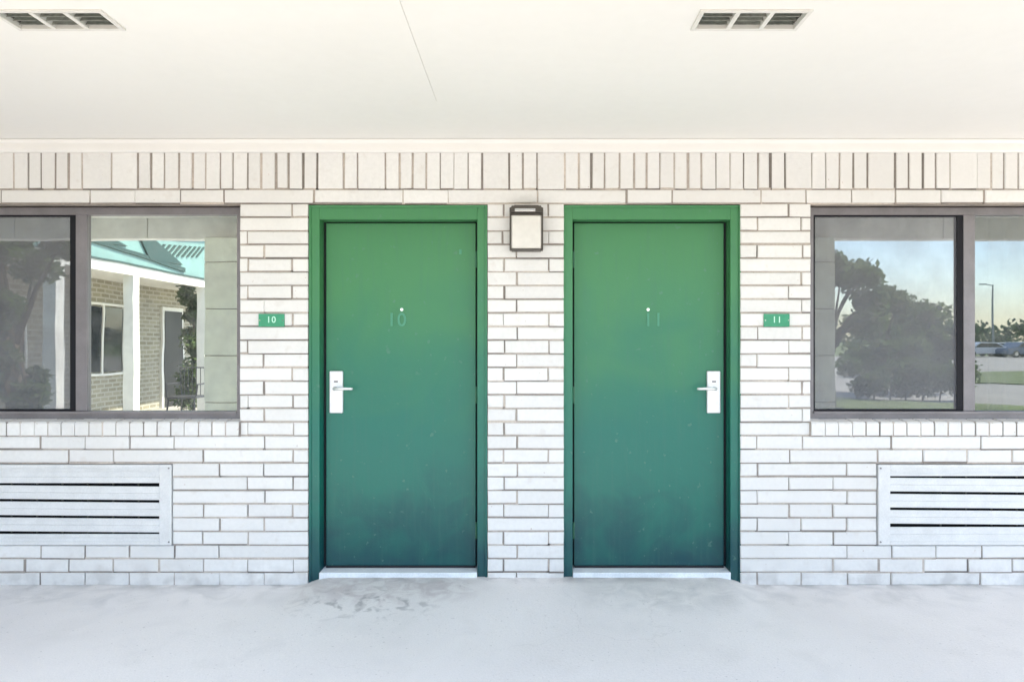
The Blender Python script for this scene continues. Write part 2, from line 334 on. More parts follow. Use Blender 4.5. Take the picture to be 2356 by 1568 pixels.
# ------------------------------------------------------------------ the motel building
bld = empty('motel_building', (0, 0, 0), 'white painted brick motel building with two green doors and a broad pale soffit', 'building')
PITCH = 0.08105; TOP = Z(469.6)
WIN = [(X(-170), X(552)), (X(1865), X(2587))]
DOORX = [(X(708), X(1122)), (X(1297), X(1704))]
GRX = [(X(-200), X(397.5)), (X(2017), X(2614))]
WZ0, WZ1 = 0.962, TOP
GZ0, GZ1 = TOP - 25 * PITCH, TOP - 19 * PITCH
XL, XR = -6.2, 6.2
bricks = NB(); mort = NB()
def brick(x0, x1, z0, z1, yf=0.0, yb=0.09, c=0.0035):
    j = lambda s=0.0012: random.uniform(-s, s)
    yf += j(0.0018)
    tx = j(0.0012)
    o = [(x0 + j(), z0 + j()), (x1 + j(), z0 + j()), (x1 + j(), z1 + j()), (x0 + j(), z1 + j())]
    cx = random.uniform(0.6, 1.5) * c
    i = [(o[0][0] + cx, o[0][1] + cx), (o[1][0] - cx, o[1][1] + cx), (o[2][0] - cx, o[2][1] - cx), (o[3][0] + cx, o[3][1] - cx)]
    tl = [-tx, tx, tx, -tx]
    A = [bricks.verts.new((p[0], yb, p[1])) for p in o]
    B = [bricks.verts.new((p[0], yf + cx + tl[k], p[1])) for k, p in enumerate(o)]
    C = [bricks.verts.new((p[0], yf + tl[k], p[1])) for k, p in enumerate(i)]
    for k in range(4):
        l = (k + 1) % 4
        bricks.faces.new((A[k], A[l], B[l], B[k])); bricks.faces.new((B[k], B[l], C[l], C[k]))
    bricks.faces.new(C)
def mfill(x0, x1, z0, z1, deep=None, y0=0.0):
    y = y0 + (random.choice([0.0025, 0.0045, 0.006, 0.0075, 0.009]) if deep is None else deep)
    vs = [mort.verts.new(p) for p in ((x0, y, z0), (x1, y, z0), (x1, y, z1), (x0, y, z1))]
    mort.faces.new(vs)
def row(x0, x1, z0, z1, off, L=0.2658, joint=None, y=0.0, jz=0.0108, vertical=False):
    """bricks of one course between x0 and x1, z0..z1 including the bed joint below"""
    k = math.floor((x0 - off) / L); cuts = [x0]
    while True:
        k += 1; c = off + k * L + random.uniform(-0.004, 0.004)
        if c >= x1 - 0.03: break
        if c > x0 + 0.03 and (random.random() > (0.14 if vertical else 0.2) or c - cuts[-1] > L * 1.5): cuts.append(c)
    cuts.append(x1)
    for a, b in zip(cuts[:-1], cuts[1:]):
        j = random.choice([0.003, 0.0075, 0.0105, 0.012]) if not vertical else random.choice([0.003, 0.009, 0.012, 0.014, 0.015])
        l = a if a == x0 else a + j / 2
        r = b if b == x1 else b - j / 2
        h = jz * random.uniform(0.65, 1.1)
        brick(l, r, z0 + h, z1, y)
        mfill(a, b, z0 - 0.001, z0 + jz * 1.3, y0=y)
        if b != x1: mfill(b - 0.009, b + 0.009, z0, z1, random.choice([0.003, 0.006, 0.009, 0.0105]) , y0=y)
def spans(zc):
    ops = []
    for a, b in DOORX: ops.append((a, b))
    if zc > WZ0: ops += WIN
    if GZ0 < zc < GZ1: ops += GRX
    ops.sort(); out = []; x = XL
    for a, b in ops:
        if a > x: out.append((x, a))
        x = b
    out.append((x, XR)); return out
for k in range(29):
    z1 = TOP - k * PITCH; z0 = z1 - PITCH
    for a, b in spans((z0 + z1) / 2):
        mid = (a + b) / 2
        if abs(mid) < 0.3: off = X(1189) if k % 2 else X(1159)
        elif mid < 0: off = X(504) if k % 2 else X(467)
        else: off = X(1742) if k % 2 else X(1815)
        if k == 16:                                  # the row of sill bricks runs through this course
            if mid < 0 and a == XL:
                row(a, WIN[0][0], z0, z1, off); row(WIN[0][1], b, z0, z1, off); continue
            if mid > 0 and b == XR:
                row(a, WIN[1][0], z0, z1, off); row(WIN[1][1], b, z0, z1, off); continue
        row(a, b, z0, z1, off)
ZS = Z(437)
row(XL, XR, TOP, ZS, X(516))
row(XL, XR, ZS, ZS + 0.232, X(62.5), L=0.0818, vertical=True)
row(XL, XR, ZS + 0.232, ZS + 0.32, X(480))
bmesh.ops.recalc_face_normals(bricks, faces=bricks.faces[:])
sill_b = bricks; 
link('brick_wall', bricks, 'white_brick', bld)
for a, b in WIN:                                   # sloping brick-on-edge sills
    bricks = NB()
    n = round((b - a) / 0.0825); wd = (b - a) / n
    for i in range(n):
        j = random.choice([0.003, 0.006, 0.009, 0.010])
        x0 = a + i * wd + j / 2; x1 = a + (i + 1) * wd - j / 2
        zb = TOP - 17 * PITCH + 0.008; zt = 0.974 + random.uniform(-0.002, 0.002); yf = -0.012 + random.uniform(-0.002, 0.002)
        pts = [(yf, zb), (0.085, zb), (0.085, zt + 0.004), (yf + 0.01, zt - 0.006), (yf, zt - 0.014)]
        prism(bricks, pts, 'x', x0, x1)
    for i in range(n + 1): mfill(a + i * wd - 0.008, a + i * wd + 0.008, TOP - 17 * PITCH, 0.968, random.choice([-0.009, -0.004, 0.0]))
    mfill(a, b, TOP - 17 * PITCH - 0.001, TOP - 17 * PITCH + 0.01, 0.004)
    link('brick_sill', bricks, 'white_brick', bld)
# mortar core behind the bricks, with the openings left free
def core(x0, x1, z0, z1): bx(mort, x0, x1, 0.011, 0.20, z0, z1)
e = 0.004
xs_ = [XL, WIN[0][0] - e, WIN[0][1] + e, DOORX[0][0] - e, DOORX[0][1] + e, DOORX[1][0] - e, DOORX[1][1] + e, WIN[1][0] - e, WIN[1][1] + e, XR]
for i in (0, 2, 4, 6, 8): core(xs_[i], xs_[i + 1], -0.05, TOP)
for i, g in ((1, 0), (7, 1)):
    a, b = xs_[i], xs_[i + 1]
    core(a, b, -0.05, GZ0 - e); core(a, b, GZ1 + e, WZ0 - 0.01)
    ga, gb = GRX[g]
    if ga < a: core(gb + e, b, GZ0 - e, GZ1 + e)
    else: core(a, ga - e, GZ0 - e, GZ1 + e)
core(XL, XR, TOP + e, ZS + 0.32)
link('mortar', mort, 'mortar', bld)
# shell: side walls, back, roof and rooms
bm = NB()
bx(bm, XL, XL + 0.2, 0.2, 5, -0.05, 2.64); bx(bm, XR - 0.2, XR, 0.2, 5, -0.05, 2.64); bx(bm, XL, XR, 5, 5.2, -0.05, 2.64)
link('rear_walls', bm, 'porch_white', bld)
bm = NB(); bx(bm, XL + 0.2, XR - 0.2, 2.6, 2.7, 0, 2.6); bx(bm, -0.1, 0.0, 0.2, 2.6, 0, 2.6); bx(bm, XL + 0.2, XR - 0.2, 0.21, 2.6, -0.04, -0.005); bx(bm, XL + 0.2, XR - 0.2, 0.21, 2.6, 2.605, 2.62)
link('inner_rooms', bm, 'room_wall', bld)
bm = NB(); bx(bm, XL - 0.3, XR + 0.3, -2.45, 5.5, 2.66, 2.86); link('roof', bm, 'roof_sheet', bld)
# soffit boards
SZ = EYE + 459 / 387.5
soff = NB(); seam_y = -0.657
g = 0.0013
bx(soff, XL, XR, seam_y + g, 0.0, SZ + 0.003, SZ + 0.02, 0.002)
sx = [-0.435 + 3.62 * i for i in range(-3, 4)]
sx = [XL] + [s for s in sx if XL < s < XR] + [XR]
VENTS = [(0.63, 1.033), (-1.92, -1.515)]; VY0, VY1 = -1.592, -1.437
for a, b in zip(sx[:-1], sx[1:]):
    vs = [v for v in VENTS if a < v[0] < b]
    if not vs: bx(soff, a + g, b - g, -2.30, seam_y - g, SZ, SZ + 0.02, 0.0015)
    else:
        v = vs[0]; q = 0.012
        bx(soff, a + g, v[0] + q, -2.30, seam_y - g, SZ, SZ + 0.02); bx(soff, v[1] - q, b - g, -2.30, seam_y - g, SZ, SZ + 0.02)
        bx(soff, v[0] + q, v[1] - q, -2.30, VY0 + q, SZ, SZ + 0.02); bx(soff, v[0] + q, v[1] - q, VY1 - q, seam_y - g, SZ, SZ + 0.02)
for q in sx[1:-1]: bx(soff, q - .004, q + .004, -2.30, seam_y - g, SZ + 0.0035, SZ + 0.0195)
bx(soff, XL, XR, seam_y - .004, seam_y + g - .0002, SZ + 0.0042, SZ + 0.0192)
link('soffit', soff, 'soffit_white', bld)
trim = NB()
prism(trim, [(-0.002, Z(352)), (-0.026, Z(352)), (-0.034, Z(349)), (-0.034, SZ - 0.02), (-0.045, SZ - 0.008), (-0.045, SZ + 0.001), (-0.002, SZ + 0.001)], 'x', XL, XR)
link('cornice_trim', trim, 'trim_white', bld)
# outer beam and fascia of the walkway roof
bm = NB(); x = XL
while x < XR:
    bx(bm, x + 0.004, min(x + 1.28, XR) - 0.004, -2.44, -2.30, 2.43, 2.655, 0.004); x += 1.28
link('edge_beam', bm, 'trim_white', bld)
bm = NB(); bx(bm, XL - 0.32, XR + 0.32, -2.49, -2.455, 2.52, 2.90); link('fascia', bm, 'mint_board', bld)
for s, x0 in enumerate((-3.02, 2.51)):
    bm = NB(); z = 0.0
    hh = [0.43, 0.44, 0.44, 0.44, 0.44, 0.235]
    for h in hh:
        bx(bm, x0, x0 + 0.42, -2.55, -2.15, z + 0.004, min(z + h, 2.428) - 0.004, 0.008); z += h
    bx(bm, x0 + 0.008, x0 + 0.412, -2.542, -2.158, 0, 2.425, mi=1)
    link('walkway_post', bm, ['render_block', 'mortar'], bld)

# ------------------------------------------------------------------ doors
def text_mesh(txt, size, depth, name, m, parent, loc, rot=(R(90), 0, 0)):
    cu = bpy.data.curves.new('lettering', 'FONT'); cu.body = txt; cu.size = size; cu.extrude = depth; cu.align_x = 'CENTER'; cu.align_y = 'CENTER'; cu.bevel_depth = 0.0006
    o = bpy.data.objects.new('lettering', cu); COL.objects.link(o)
    me = bpy.data.meshes.new_from_object(o); bpy.data.objects.remove(o); me.materials.clear(); me.materials.append(MATS[m])
    q = bpy.data.objects.new(name, me); COL.objects.link(q); q.location = loc; q.rotation_euler = rot
    if parent: q.parent = parent
    return q
YF, YL = 0.018, 0.090
def make_door(s, label, num):
    """s=+1: lock on the left edge (left door); s=-1 mirrored. Built about the door's own centre x."""
    fx0, fx1 = X(708), X(1122)
    cx0 = (fx0 + fx1) / 2
    cx = cx0 if s > 0 else (DOORX[1][0] + DOORX[1][1]) / 2
    P = lambda x: cx + s * (x - cx0)
    def B(bm, x0, x1, *a, **k):
        x0, x1 = sorted((P(x0), P(x1))); bx(bm, x0, x1, *a, **k)
    fi0, fi1 = XD(735, YF), XD(1098, YF); zt = ZD(505, YF); ztop = TOP - 0.003
    lx0, lx1 = XD(750.5, YL), XD(1094.5, YL); lz1 = ZD(513.5, YL); lz0 = ZD(1300, YL)
    bm = NB(); B(bm, lx0, lx1, YL, YL + 0.045, lz0, lz1, bev=0.002)
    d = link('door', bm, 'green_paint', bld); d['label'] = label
    bm = NB()                                   # frame: jambs, head, with the rebate behind
    B(bm, fx0 + 0.003, fi0, YF, YF + 0.055, -0.01, ztop, bev=0.003)
    B(bm, fi1, fx1 - 0.003, YF, YF + 0.055, -0.01, ztop, bev=0.003)
    B(bm, fi0 - 0.001, fi1 + 0.001, YF + 0.0005, YF + 0.055, zt, ztop, bev=0.003)
    B(bm, fx0 + 0.003, fi0 + 0.0005, YF + 0.056, YF + 0.16, -0.01, ztop, bev=0.001)
    B(bm, fi1 - 0.0005, fx1 - 0.003, YF + 0.056, YF + 0.16, -0.01, ztop, bev=0.001)
    B(bm, fi0 - 0.001, fi1 + 0.001, YF + 0.056, YF + 0.16, zt - 0.0005, ztop, bev=0.001)
    # raised outer bead of the pressed-metal frame
    B(bm, fx0 + 0.003, fx0 + 0.016, YF - 0.010, YF + 0.001, 0.0, ztop - 0.0, bev=0.003)
    B(bm, fx1 - 0.016, fx1 - 0.003, YF - 0.010, YF + 0.001, 0.0, ztop - 0.0, bev=0.003)
    B(bm, fx0 + 0.017, fx1 - 0.017, YF - 0.010, YF + 0.001, ztop - 0.013, ztop, bev=0.003)
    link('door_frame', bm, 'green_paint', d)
    bm = NB()                                   # dark rubber seal in the gap round the leaf
    B(bm, fi0 + 0.001, lx0 - 0.0015, YL + 0.018, YL + 0.03, lz0, lz1 + 0.006)
    B(bm, lx1 + 0.0015, fi1 - 0.001, YL + 0.018, YL + 0.03, lz0, lz1 + 0.006)
    B(bm, lx0 - 0.002, lx1 + 0.002, YL + 0.018, YL + 0.03, lz1 + 0.0015, zt - 0.001)
    link('door_seal', bm, 'rubber', d)
    bm = NB(); B(bm, lx0, lx1, YL - 0.004, YL + 0.04, lz0 - 0.012, lz0 - 0.001); link('sweep_strip', bm, 'rubber', d)
    bm = NB(); B(bm, fi0 + 0.001, fi1 - 0.001, 0.004, 0.20, 0.0, lz0 - 0.014, bev=0.004); link('threshold', bm, 'sill_concrete', d)
    # behind the leaf everything is closed
    bm = NB(); B(bm, fx0, fx1, YF + 0.165, YF + 0.18, -0.01, ztop); link('backing', bm, 'void_dark', d)
    # lock
    px0, px1 = XD(757.5, 0.07), XD(788.5, 0.07); pz1, pz0 = ZD(853, 0.07), ZD(950, 0.07)
    bm = NB(); B(bm, px0, px1, YL - 0.022, YL + 0.001, pz0, pz1, bev=0.006)
    lk = link('lock_plate', bm, 'lock_metal', d, smooth=False); lk['label'] = 'pale upright card lock plate with a slim lever'
    zc = ZD(893.5, 0.05); xc = (px0 + px1) / 2
    bm = NB()
    tube(bm, [(P(xc), YL - 0.02, zc), (P(xc), YL - 0.058, zc)], 0.011, 14)
    tube(bm, [(P(xc - 0.004), YL - 0.058, zc), (P(xc + 0.05), YL - 0.062, zc + 0.001), (P(xc + 0.10), YL - 0.058, zc), (P(xc + 0.108), YL - 0.052, zc)], [0.0095, 0.009, 0.008, 0.007], 12)
    link('lever', bm, 'lever_metal', lk, smooth=True)
    bm = NB(); B(bm, xc - 0.012, xc + 0.012, YL - 0.0235, YL - 0.021, ZD(880, .07) + 0.002, ZD(880, .07) + 0.012, bev=0.0006); link('card_reader', bm, 'aluminium', lk)
    bm = NB(); tube(bm, [(P(xc), YL - 0.0215, zc - 0.075), (P(xc), YL - 0.026, zc - 0.075)], 0.007, 14); link('keyhole', bm, 'chrome', lk)
    xm = (lx0 + lx1) / 2
    bm = NB(); zc2 = 1.637; xp = XD(924, .08)
    tube(bm, [(P(xp), YL + 0.002, zc2), (P(xp), YL - 0.006, zc2)], 0.0095, 16); link('peephole', bm, 'chrome', d)
    for i, ch_ in enumerate(num): text_mesh(ch_, 0.115, 0.002, 'numeral', 'number_green', d, (P(XD(912, .08)) + (i - .5) * .062, YL - 0.002, 1.572))
    bm = NB(); B(bm, XD(1056, .08), XD(1056, .08) + 0.016, YL - 0.003, YL + 0.001, ZD(584, .08), ZD(573, .08), bev=0.001); link('paint_chip', bm, 'number_green', d) if s > 0 else bm.free()
    # hinges on the far jamb
    for hz in (0.30, 1.12, 1.94):
        bm = NB(); tube(bm, [(P(lx1 + 0.004), YL - 0.006, hz - 0.05), (P(lx1 + 0.004), YL - 0.006, hz + 0.05)], 0.006, 10); link('hinge', bm, 'green_frame', d)
    return d
make_door(1, 'green door with its lock and lever at the left edge', '10')
make_door(-1, 'green door with its lock and lever at the right edge', '11')

# ------------------------------------------------------------------ windows
def make_window(k):
    a, b = WIN[k]; s = 1 if k == 1 else -1
    z0, z1 = 0.972, TOP - 0.004; a += 0.004; b -= 0.004
    bm = NB(); f = 0.046
    y0, y1 = 0.075, 0.135
    bx(bm, a, a + f, y0, y1, z0, z1, 0.002); bx(bm, b - f, b, y0, y1, z0, z1, 0.002)
    bx(bm, a + f - .001, b - f + .001, y0 + .0006, y1, z1 - 0.045, z1, 0.002)
    bx(bm, a + f - .001, b - f + .001, y0 + .0006, y1, z0, z0 + 0.050, 0.002)
    bx(bm, a + f - .001, b - f + .001, y0 - 0.012, y0 + 0.002, z0 + 0.036, z0 + 0.050, 0.002)
    wn = link('window', bm, 'aluminium', bld)
    wn['label'] = 'grey framed window left of the doors mirroring a mint gabled lodge' if k == 0 else 'grey framed window right of the doors mirroring trees and sky'
    m0, m1 = (XD(173, y0), XD(199, y0)) if k == 0 else (XD(2218, y0), XD(2244.5, y0))
    bm = NB(); bx(bm, m0, m1, y0 + 0.004, y1, z0 + 0.05, z1 - 0.045, 0.002); link('mullion', bm, 'aluminium', wn)
    zi0, zi1 = z0 + 0.048, z1 - 0.043
    for (p0, p1, side) in ((a + f, m0, 0), (m1, b - f, 1)):
        bm = NB(); bx(bm, p0 - 0.002, p1 + 0.002, GL, GL + 0.005, zi0, zi1)
        link('pane', bm, ('glass_film', 'glass_clear')[k] if side == 1 else 'glass_dim', wn)
        if side == 0:                        # insect screen in its own thin frame over the left-hand leaf
            bm = NB(); y = 0.083; t = 0.016
            bx(bm, p0, p0 + 0.012, y, y + .012, zi0 + .002, zi1, .001); bx(bm, p1 - 0.037, p1, y, y + .012, zi0 + .002, zi1, .001)
            bx(bm, p0 + .0125, p1 - .0375, y + .0005, y + .0115, zi1 - 0.012, zi1, .001); bx(bm, p0 + .0125, p1 - .0375, y + .0005, y + .0115, zi0 + .002, zi0 + 0.014, .001)
            link('screen_frame', bm, 'aluminium_dark', wn)
            bm = NB(); v = [bm.verts.new(q) for q in ((p0 + .012, y + .006, zi0 + .014), (p1 - .037, y + .006, zi0 + .014), (p1 - .037, y + .006, zi1 - .012), (p0 + .012, y + .006, zi1 - .012))]
            bm.faces.new(v); link('insect_screen', bm, 'insect_mesh', wn)
    # curtain hanging in folds inside
    bm = NB(); n = 260; pr = None
    ph = random.uniform(0, 6)
    for i in range(n + 1):
        x = a + (b - a) * i / n; y = 0.30 + 0.022 * math.sin(x * 62 + ph + 1.5 * math.sin(x * 7)) + 0.012 * math.sin(x * 23)
        c = (bm.verts.new((x, y, 0.80)), bm.verts.new((x, y, 2.36)))
        if pr: bm.faces.new((pr[0], c[0], c[1], pr[1]))
        pr = c
    link('curtain', bm, 'curtain', wn, smooth=True)
make_window(0); make_window(1)

# ------------------------------------------------------------------ louvred wall grilles
def make_grille(k, label):
    a, b = GRX[k]; t = empty('louvre_grille', ((a + b) / 2, 0, GZ0), label, 'wall grille', 'louvred grilles below the windows')
    ox, oz = (a + b) / 2, GZ0
    def P(bm, x0, x1, y0, y1, z0, z1, bev=0): bx(bm, x0 - ox, x1 - ox, y0, y1, z0 - oz, z1 - oz, bev)
    za, zb = GZ0 + 0.006, GZ1 - 0.004; fa, fb = a + 0.006, b - 0.006
    li, lo = Z(1243), Z(1082); fw = 0.070
    bm = NB()
    P(bm, fa, fa + fw, -0.010, 0.05, za, zb, .003); P(bm, fb - fw, fb, -0.010, 0.05, za, zb, .003)
    P(bm, fa + fw, fb - fw, -0.0095, 0.05, lo, zb, .003); P(bm, fa + fw, fb - fw, -0.0095, 0.05, za, li, .003)
    P(bm, fa + 0.018, fb - 0.018, -0.013, -0.009, zb - 0.024, zb - 0.018, .001)
    link('frame', bm, 'grille_white', t)
    bm = NB(); P(bm, fa + .001, fb - .001, 0.10, 0.18, za, zb); link('backing', bm, 'void_dark', t)
    pitch = 37.0 / 387.5; z = Z(1113) if k == 0 else Z(1097)
    drop = 0.011                                 # the long blades sag a little
    for i in range(5 if k == 0 else 5):          # zc: centre of the dark gap above blade i
        zt_ = lo if i == 0 else z - (i - 1) * pitch - 0.0085
        zb_ = z - i * pitch + 0.0085 if i < 4 else li
        if i == 0: zt_ = lo + 0.002
        bm = NB()
        zm = (zt_ + zb_) / 2
        sec = [(0.004, zt_), (-0.001, zt_ - 0.001), (-0.004, zm + 0.002), (0.0, zm), (-0.003, zm - 0.004), (-0.007, zb_), (-0.004, zb_ - 0.001), (0.004, zm)]
        N_ = 6; rings = []
        for q in range(N_ + 1):
            tt = q / N_; x_ = fa + fw + (fb - fw - fa - fw) * tt
            dz = (0.5 - tt) * drop if 0 < i < 4 else 0
            rings.append([bm.verts.new((x_ - ox, p[0], p[1] + dz - oz)) for p in sec])
        for q in range(N_):
            for w_ in range(len(sec)):
                v_ = (w_ + 1) % len(sec); bm.faces.new((rings[q][w_], rings[q][v_], rings[q + 1][v_], rings[q + 1][w_]))
        bm.faces.new(rings[0]); bm.faces.new(rings[-1][::-1]); bmesh.ops.recalc_face_normals(bm, faces=bm.faces[:])
        link('blade', bm, 'grille_white', t)
    x = (X(73) if k == 0 else X(2352)); 
    n = 0; x0 = fa + fw; step = 59 / 387.5
    xx = x - step * 10
    while xx < fb - fw:
        if xx > x0 + 0.02 and abs(xx) > X(0) * 0 + (2.24 if k == 0 else 2.35):
            bm = NB(); P(bm, xx - 0.003, xx + 0.003, 0.040, 0.050, li, lo, 0); link('fin', bm, 'vent_dark', t)  # fins coloured dark so they vanish in the shade of the slots
        xx += step

    for hx in (fa + .012, fb - .012):
        for hz in (za + .02, zb - .02):
            bm = NB(); tube(bm, [(hx - ox, -0.008, hz - oz), (hx - ox, -0.013, hz - oz)], 0.005, 10); link('screw', bm, 'aluminium', t)
make_grille(0, 'white louvred wall grille under the window left of the doors')
make_grille(1, 'white louvred wall grille under the window right of the doors')

# ------------------------------------------------------------------ wall light
t = empty('wall_light', (XD(1211, -.05), 0, 1.975), 'dark framed bulkhead wall light with cream diffuser between the doors', 'wall light')
hw = 0.098; zt = 0.215
bm = NB(); bx(bm, -hw + .01, hw - .01, -0.03, 0.004, 0.0, zt + 0.055, .004); link('back_plate', bm, 'bronze_black', t)
bm = NB(); yA, yB = -0.078, -0.028; q = 0.009
bx(bm, -hw, -hw + q, yA, yB, 0, zt, .003); bx(bm, hw - q, hw, yA, yB, 0, zt, .003); bx(bm, -hw + q, hw - q, yA + .0005, yB, 0, q, .003); bx(bm, -hw + q, hw - q, yA + .0005, yB, zt - q, zt, .003)
link('frame', bm, 'bronze_black', t)
bm = NB(); bx(bm, -hw + q, hw - q, yA + .006, yB - .004, q, zt - q, .008); link('diffuser', bm, 'diffuser', t)
bm = NB(); pts = [(-hw, zt + .002), (hw, zt + .002), (hw, zt + .03), (hw - .03, zt + .046), (-hw + .03, zt + .046), (-hw, zt + .03)]
prism(bm, pts, 'y', -0.085, -0.006); link('hood', bm, 'bronze_black', t)
bm = NB(); bx(bm, -hw + .03, hw - .045, -0.092, -0.084, zt + .008, zt + .026, .003); link('chrome_band', bm, 'chrome', t)

# ------------------------------------------------------------------ room number plates
def plate(x, z, num, label):
    bm = NB(); bx(bm, -.076, .076, -0.004, 0.008, -.038, .038, .0015)
    t = link('room_sign', bm, 'sign_green', loc=(x, -0.006, z)); tag(t, label, 'room sign', 'green room number plates')
    for i, ch_ in enumerate(num): text_mesh(ch_, 0.052, 0.0004, 'numeral', 'sign_pale', t, ((i - .5) * .03, -0.0046, 0.002))
    for sx_ in (-.068, .068):
        bm = NB(); tube(bm, [(sx_, -0.0035, 0), (sx_, -0.0055, 0)], 0.0035, 8); link('screw', bm, 'chrome', t)
plate(X(625.5), Z(736.5), '10', 'small green number plate on white brick between the left window and door')
plate(X(1786), Z(736.5), '11', 'small green number plate on white brick between the right door and window')

# ------------------------------------------------------------------ soffit vents
def vent(v, label):
    a, b = v; cx, cy = (a + b) / 2, (VY0 + VY1) / 2
    t = empty('soffit_vent', (cx, cy, SZ), label, 'ceiling vent', 'slatted vents in the soffit')
    W, H = (b - a) / 2, (VY1 - VY0) / 2
    bm = NB(); f = 0.016
    bx(bm, -W, -W + f, -H, H, -0.008, 0.014, .002); bx(bm, W - f, W, -H, H, -0.008, 0.014, .002)
    bx(bm, -W + f, W - f, -H, -H + f, -0.0075, 0.014, .002); bx(bm, -W + f, W - f, H - f, H, -0.0075, 0.014, .002)
    iw = 2 * (W - f) / 3
    for i in (1, 2): bx(bm, -W + f + iw * i - .009, -W + f + iw * i + .009, -H + f, H - f, -0.007, 0.03, .002)
    link('frame', bm, 'vent_white', t)
    bm = NB(); bx(bm, -W + f, W - f, -H + f, H - f, 0.10, 0.104); link('duct', bm, 'vent_dark', t)
    bm = NB()
    for sx_ in (-1, 1): bx(bm, sx_ * (W - f) - .002, sx_ * (W - f) + .002, -H + f, H - f, 0.0145, 0.10)
    bx(bm, -W + f + .002, W - f - .002, H - f, H - f + .003, 0.0145, 0.10); bx(bm, -W + f + .002, W - f - .002, -H + f - .003, -H + f, 0.0145, 0.10)
    link('duct_walls', bm, 'vent_dark', t)
    for i in range(3):
        x0 = -W + f + iw * i + .010; x1 = x0 + iw - .020
        for jx in range(4):
            y = -H + f + 0.004 + jx * (2 * (H - f) - .02) / 3.3
            bm = NB(); s = 1 if i != 1 else 0.6
            prism(bm, [(y, -0.002), (y + .003, -0.002), (y + .003 + .017 * s, 0.022), (y + .017 * s, 0.022)], 'x', x0, x1)
            link('slat', bm, 'vent_grey', t)
    return t
vent(VENTS[1], 'dusty three bay slatted vent in the soffit above the left window')
vent(VENTS[0], 'dusty three bay slatted vent in the soffit above the right green door')

# ================================================================== across the yard (seen mirrored in the glass)
lodge = empty('lodge', (-6, -6, 0), 'khaki brick lodge with mint gable board and white porch columns', 'building')
def LB(bm, x0, x1, y0, y1, z0, z1, bev=0, mi=0): bx(bm, x0 + 6, x1 + 6, y0 + 6, y1 + 6, z0, z1, bev, mi)
bm = NB(); LB(bm, -12, -7.6, -12, -3.9, 0, 2.6); link('wall', bm, 'lodge_brick', lodge)
ya, yb = -3.9, -8.6
bm = NB()
pts = [(yb + 6, 2.60), (ya + 6, 2.60), (ya + 6, 2.85), (yb + 6, 3.42)]
prism(bm, pts, 'x', -0.03, 0.03); link('gable_board', bm, 'mint_board', lodge)
bm = NB(); LB(bm, -6.06, -5.94, yb, ya, 2.44, 2.595); link('lower_fascia', bm, 'porch_white', lodge)
bm = NB(); LB(bm, -5.965, -5.92, yb, ya, 2.583, 2.612); link('gutter', bm, 'roof_dark', lodge)
bm = NB(); LB(bm, -7.6, -6.07, -12, ya, 2.55, 2.62); link('porch_ceiling', bm, 'porch_white', lodge)
bm = NB(); prism(bm, [(yb + 6 - .3, 3.52), (ya + 6, 2.93), (ya + 6, 2.87), (yb + 6 - .3, 3.46)], 'x', -6.3, 0.12); link('roof', bm, 'roof_dark', lodge)
bm = NB()
for i in range(9):                                  # slanting dark strips over the gable board
    y = yb + 0.25 + i * 0.17; prism(bm, [(y + 6, 3.2 - .05 * i * .4), (y + 6.05, 3.2 - .05 * i * .4), (y + 6.35, 2.98 - .05 * i * .4), (y + 6.30, 2.98 - .05 * i * .4)], 'x', 0.03, 0.055)
prism(bm, [(-7.9 + 8, 2.86 + .0), (-6.9 + 8, 3.02), (-6.2 + 8, 2.88), (-6.9 + 8, 2.80)], 'x', 0.03, 0.06)
prism(bm, [(-4.6 + 6, 2.84), (-7.6 + 6, 2.66), (-7.6 + 6, 2.735), (-4.6 + 6, 2.875)], 'x', 0.03, 0.058)
prism(bm, [(-6.2 + 6, 3.06), (-6.55 + 6, 3.1), (-7.5 + 6, 2.78), (-6.5 + 6, 2.735)], 'x', 0.03, 0.062)  # flat dark patch drawn in place of foliage
link('gable_dark_strips', bm, 'roof_dark', lodge)
for y in (-4.4, -6.1, -8.4):
    bm = NB(); LB(bm, -6.09, -5.93, y - .08, y + .08, 0.0, 2.44, .006); LB(bm, -6.12, -5.90, y - .11, y + .11, 0, .12, .005); link('column', bm, 'porch_white', lodge)
bm = NB(); LB(bm, -7.605, -7.535, 4.2 - 14.85, 4.2 - 14.1, 0.05, 2.08); ld = link('door', bm, 'door_black', lodge)
bm = NB(); LB(bm, -7.605, -7.55, 4.2 - 14.93, 4.2 - 14.02, 0.0, 2.16); link('door_frame', bm, 'porch_white', ld)
for y in (-5.4, -7.9):
    bm = NB(); LB(bm, -7.605, -7.57, y - .6, y + .6, 0.9, 2.05); wv = link('window', bm, 'car_glass', lodge)
    bm = NB()
    for q_ in (-.63, .0, .6): LB(bm, -7.59, -7.55, y + q_, y + q_ + .04, .87, 2.08)
    LB(bm, -7.59, -7.548, y - .63, y + .64, .83, .87); LB(bm, -7.59, -7.548, y - .63, y + .64, 2.08, 2.12); link('frame', bm, 'porch_white', wv)
bm = NB(); LB(bm, -8, -5.8, -12, -3.9, -0.02, 0.06); link('porch_slab', bm, 'driveway', lodge)
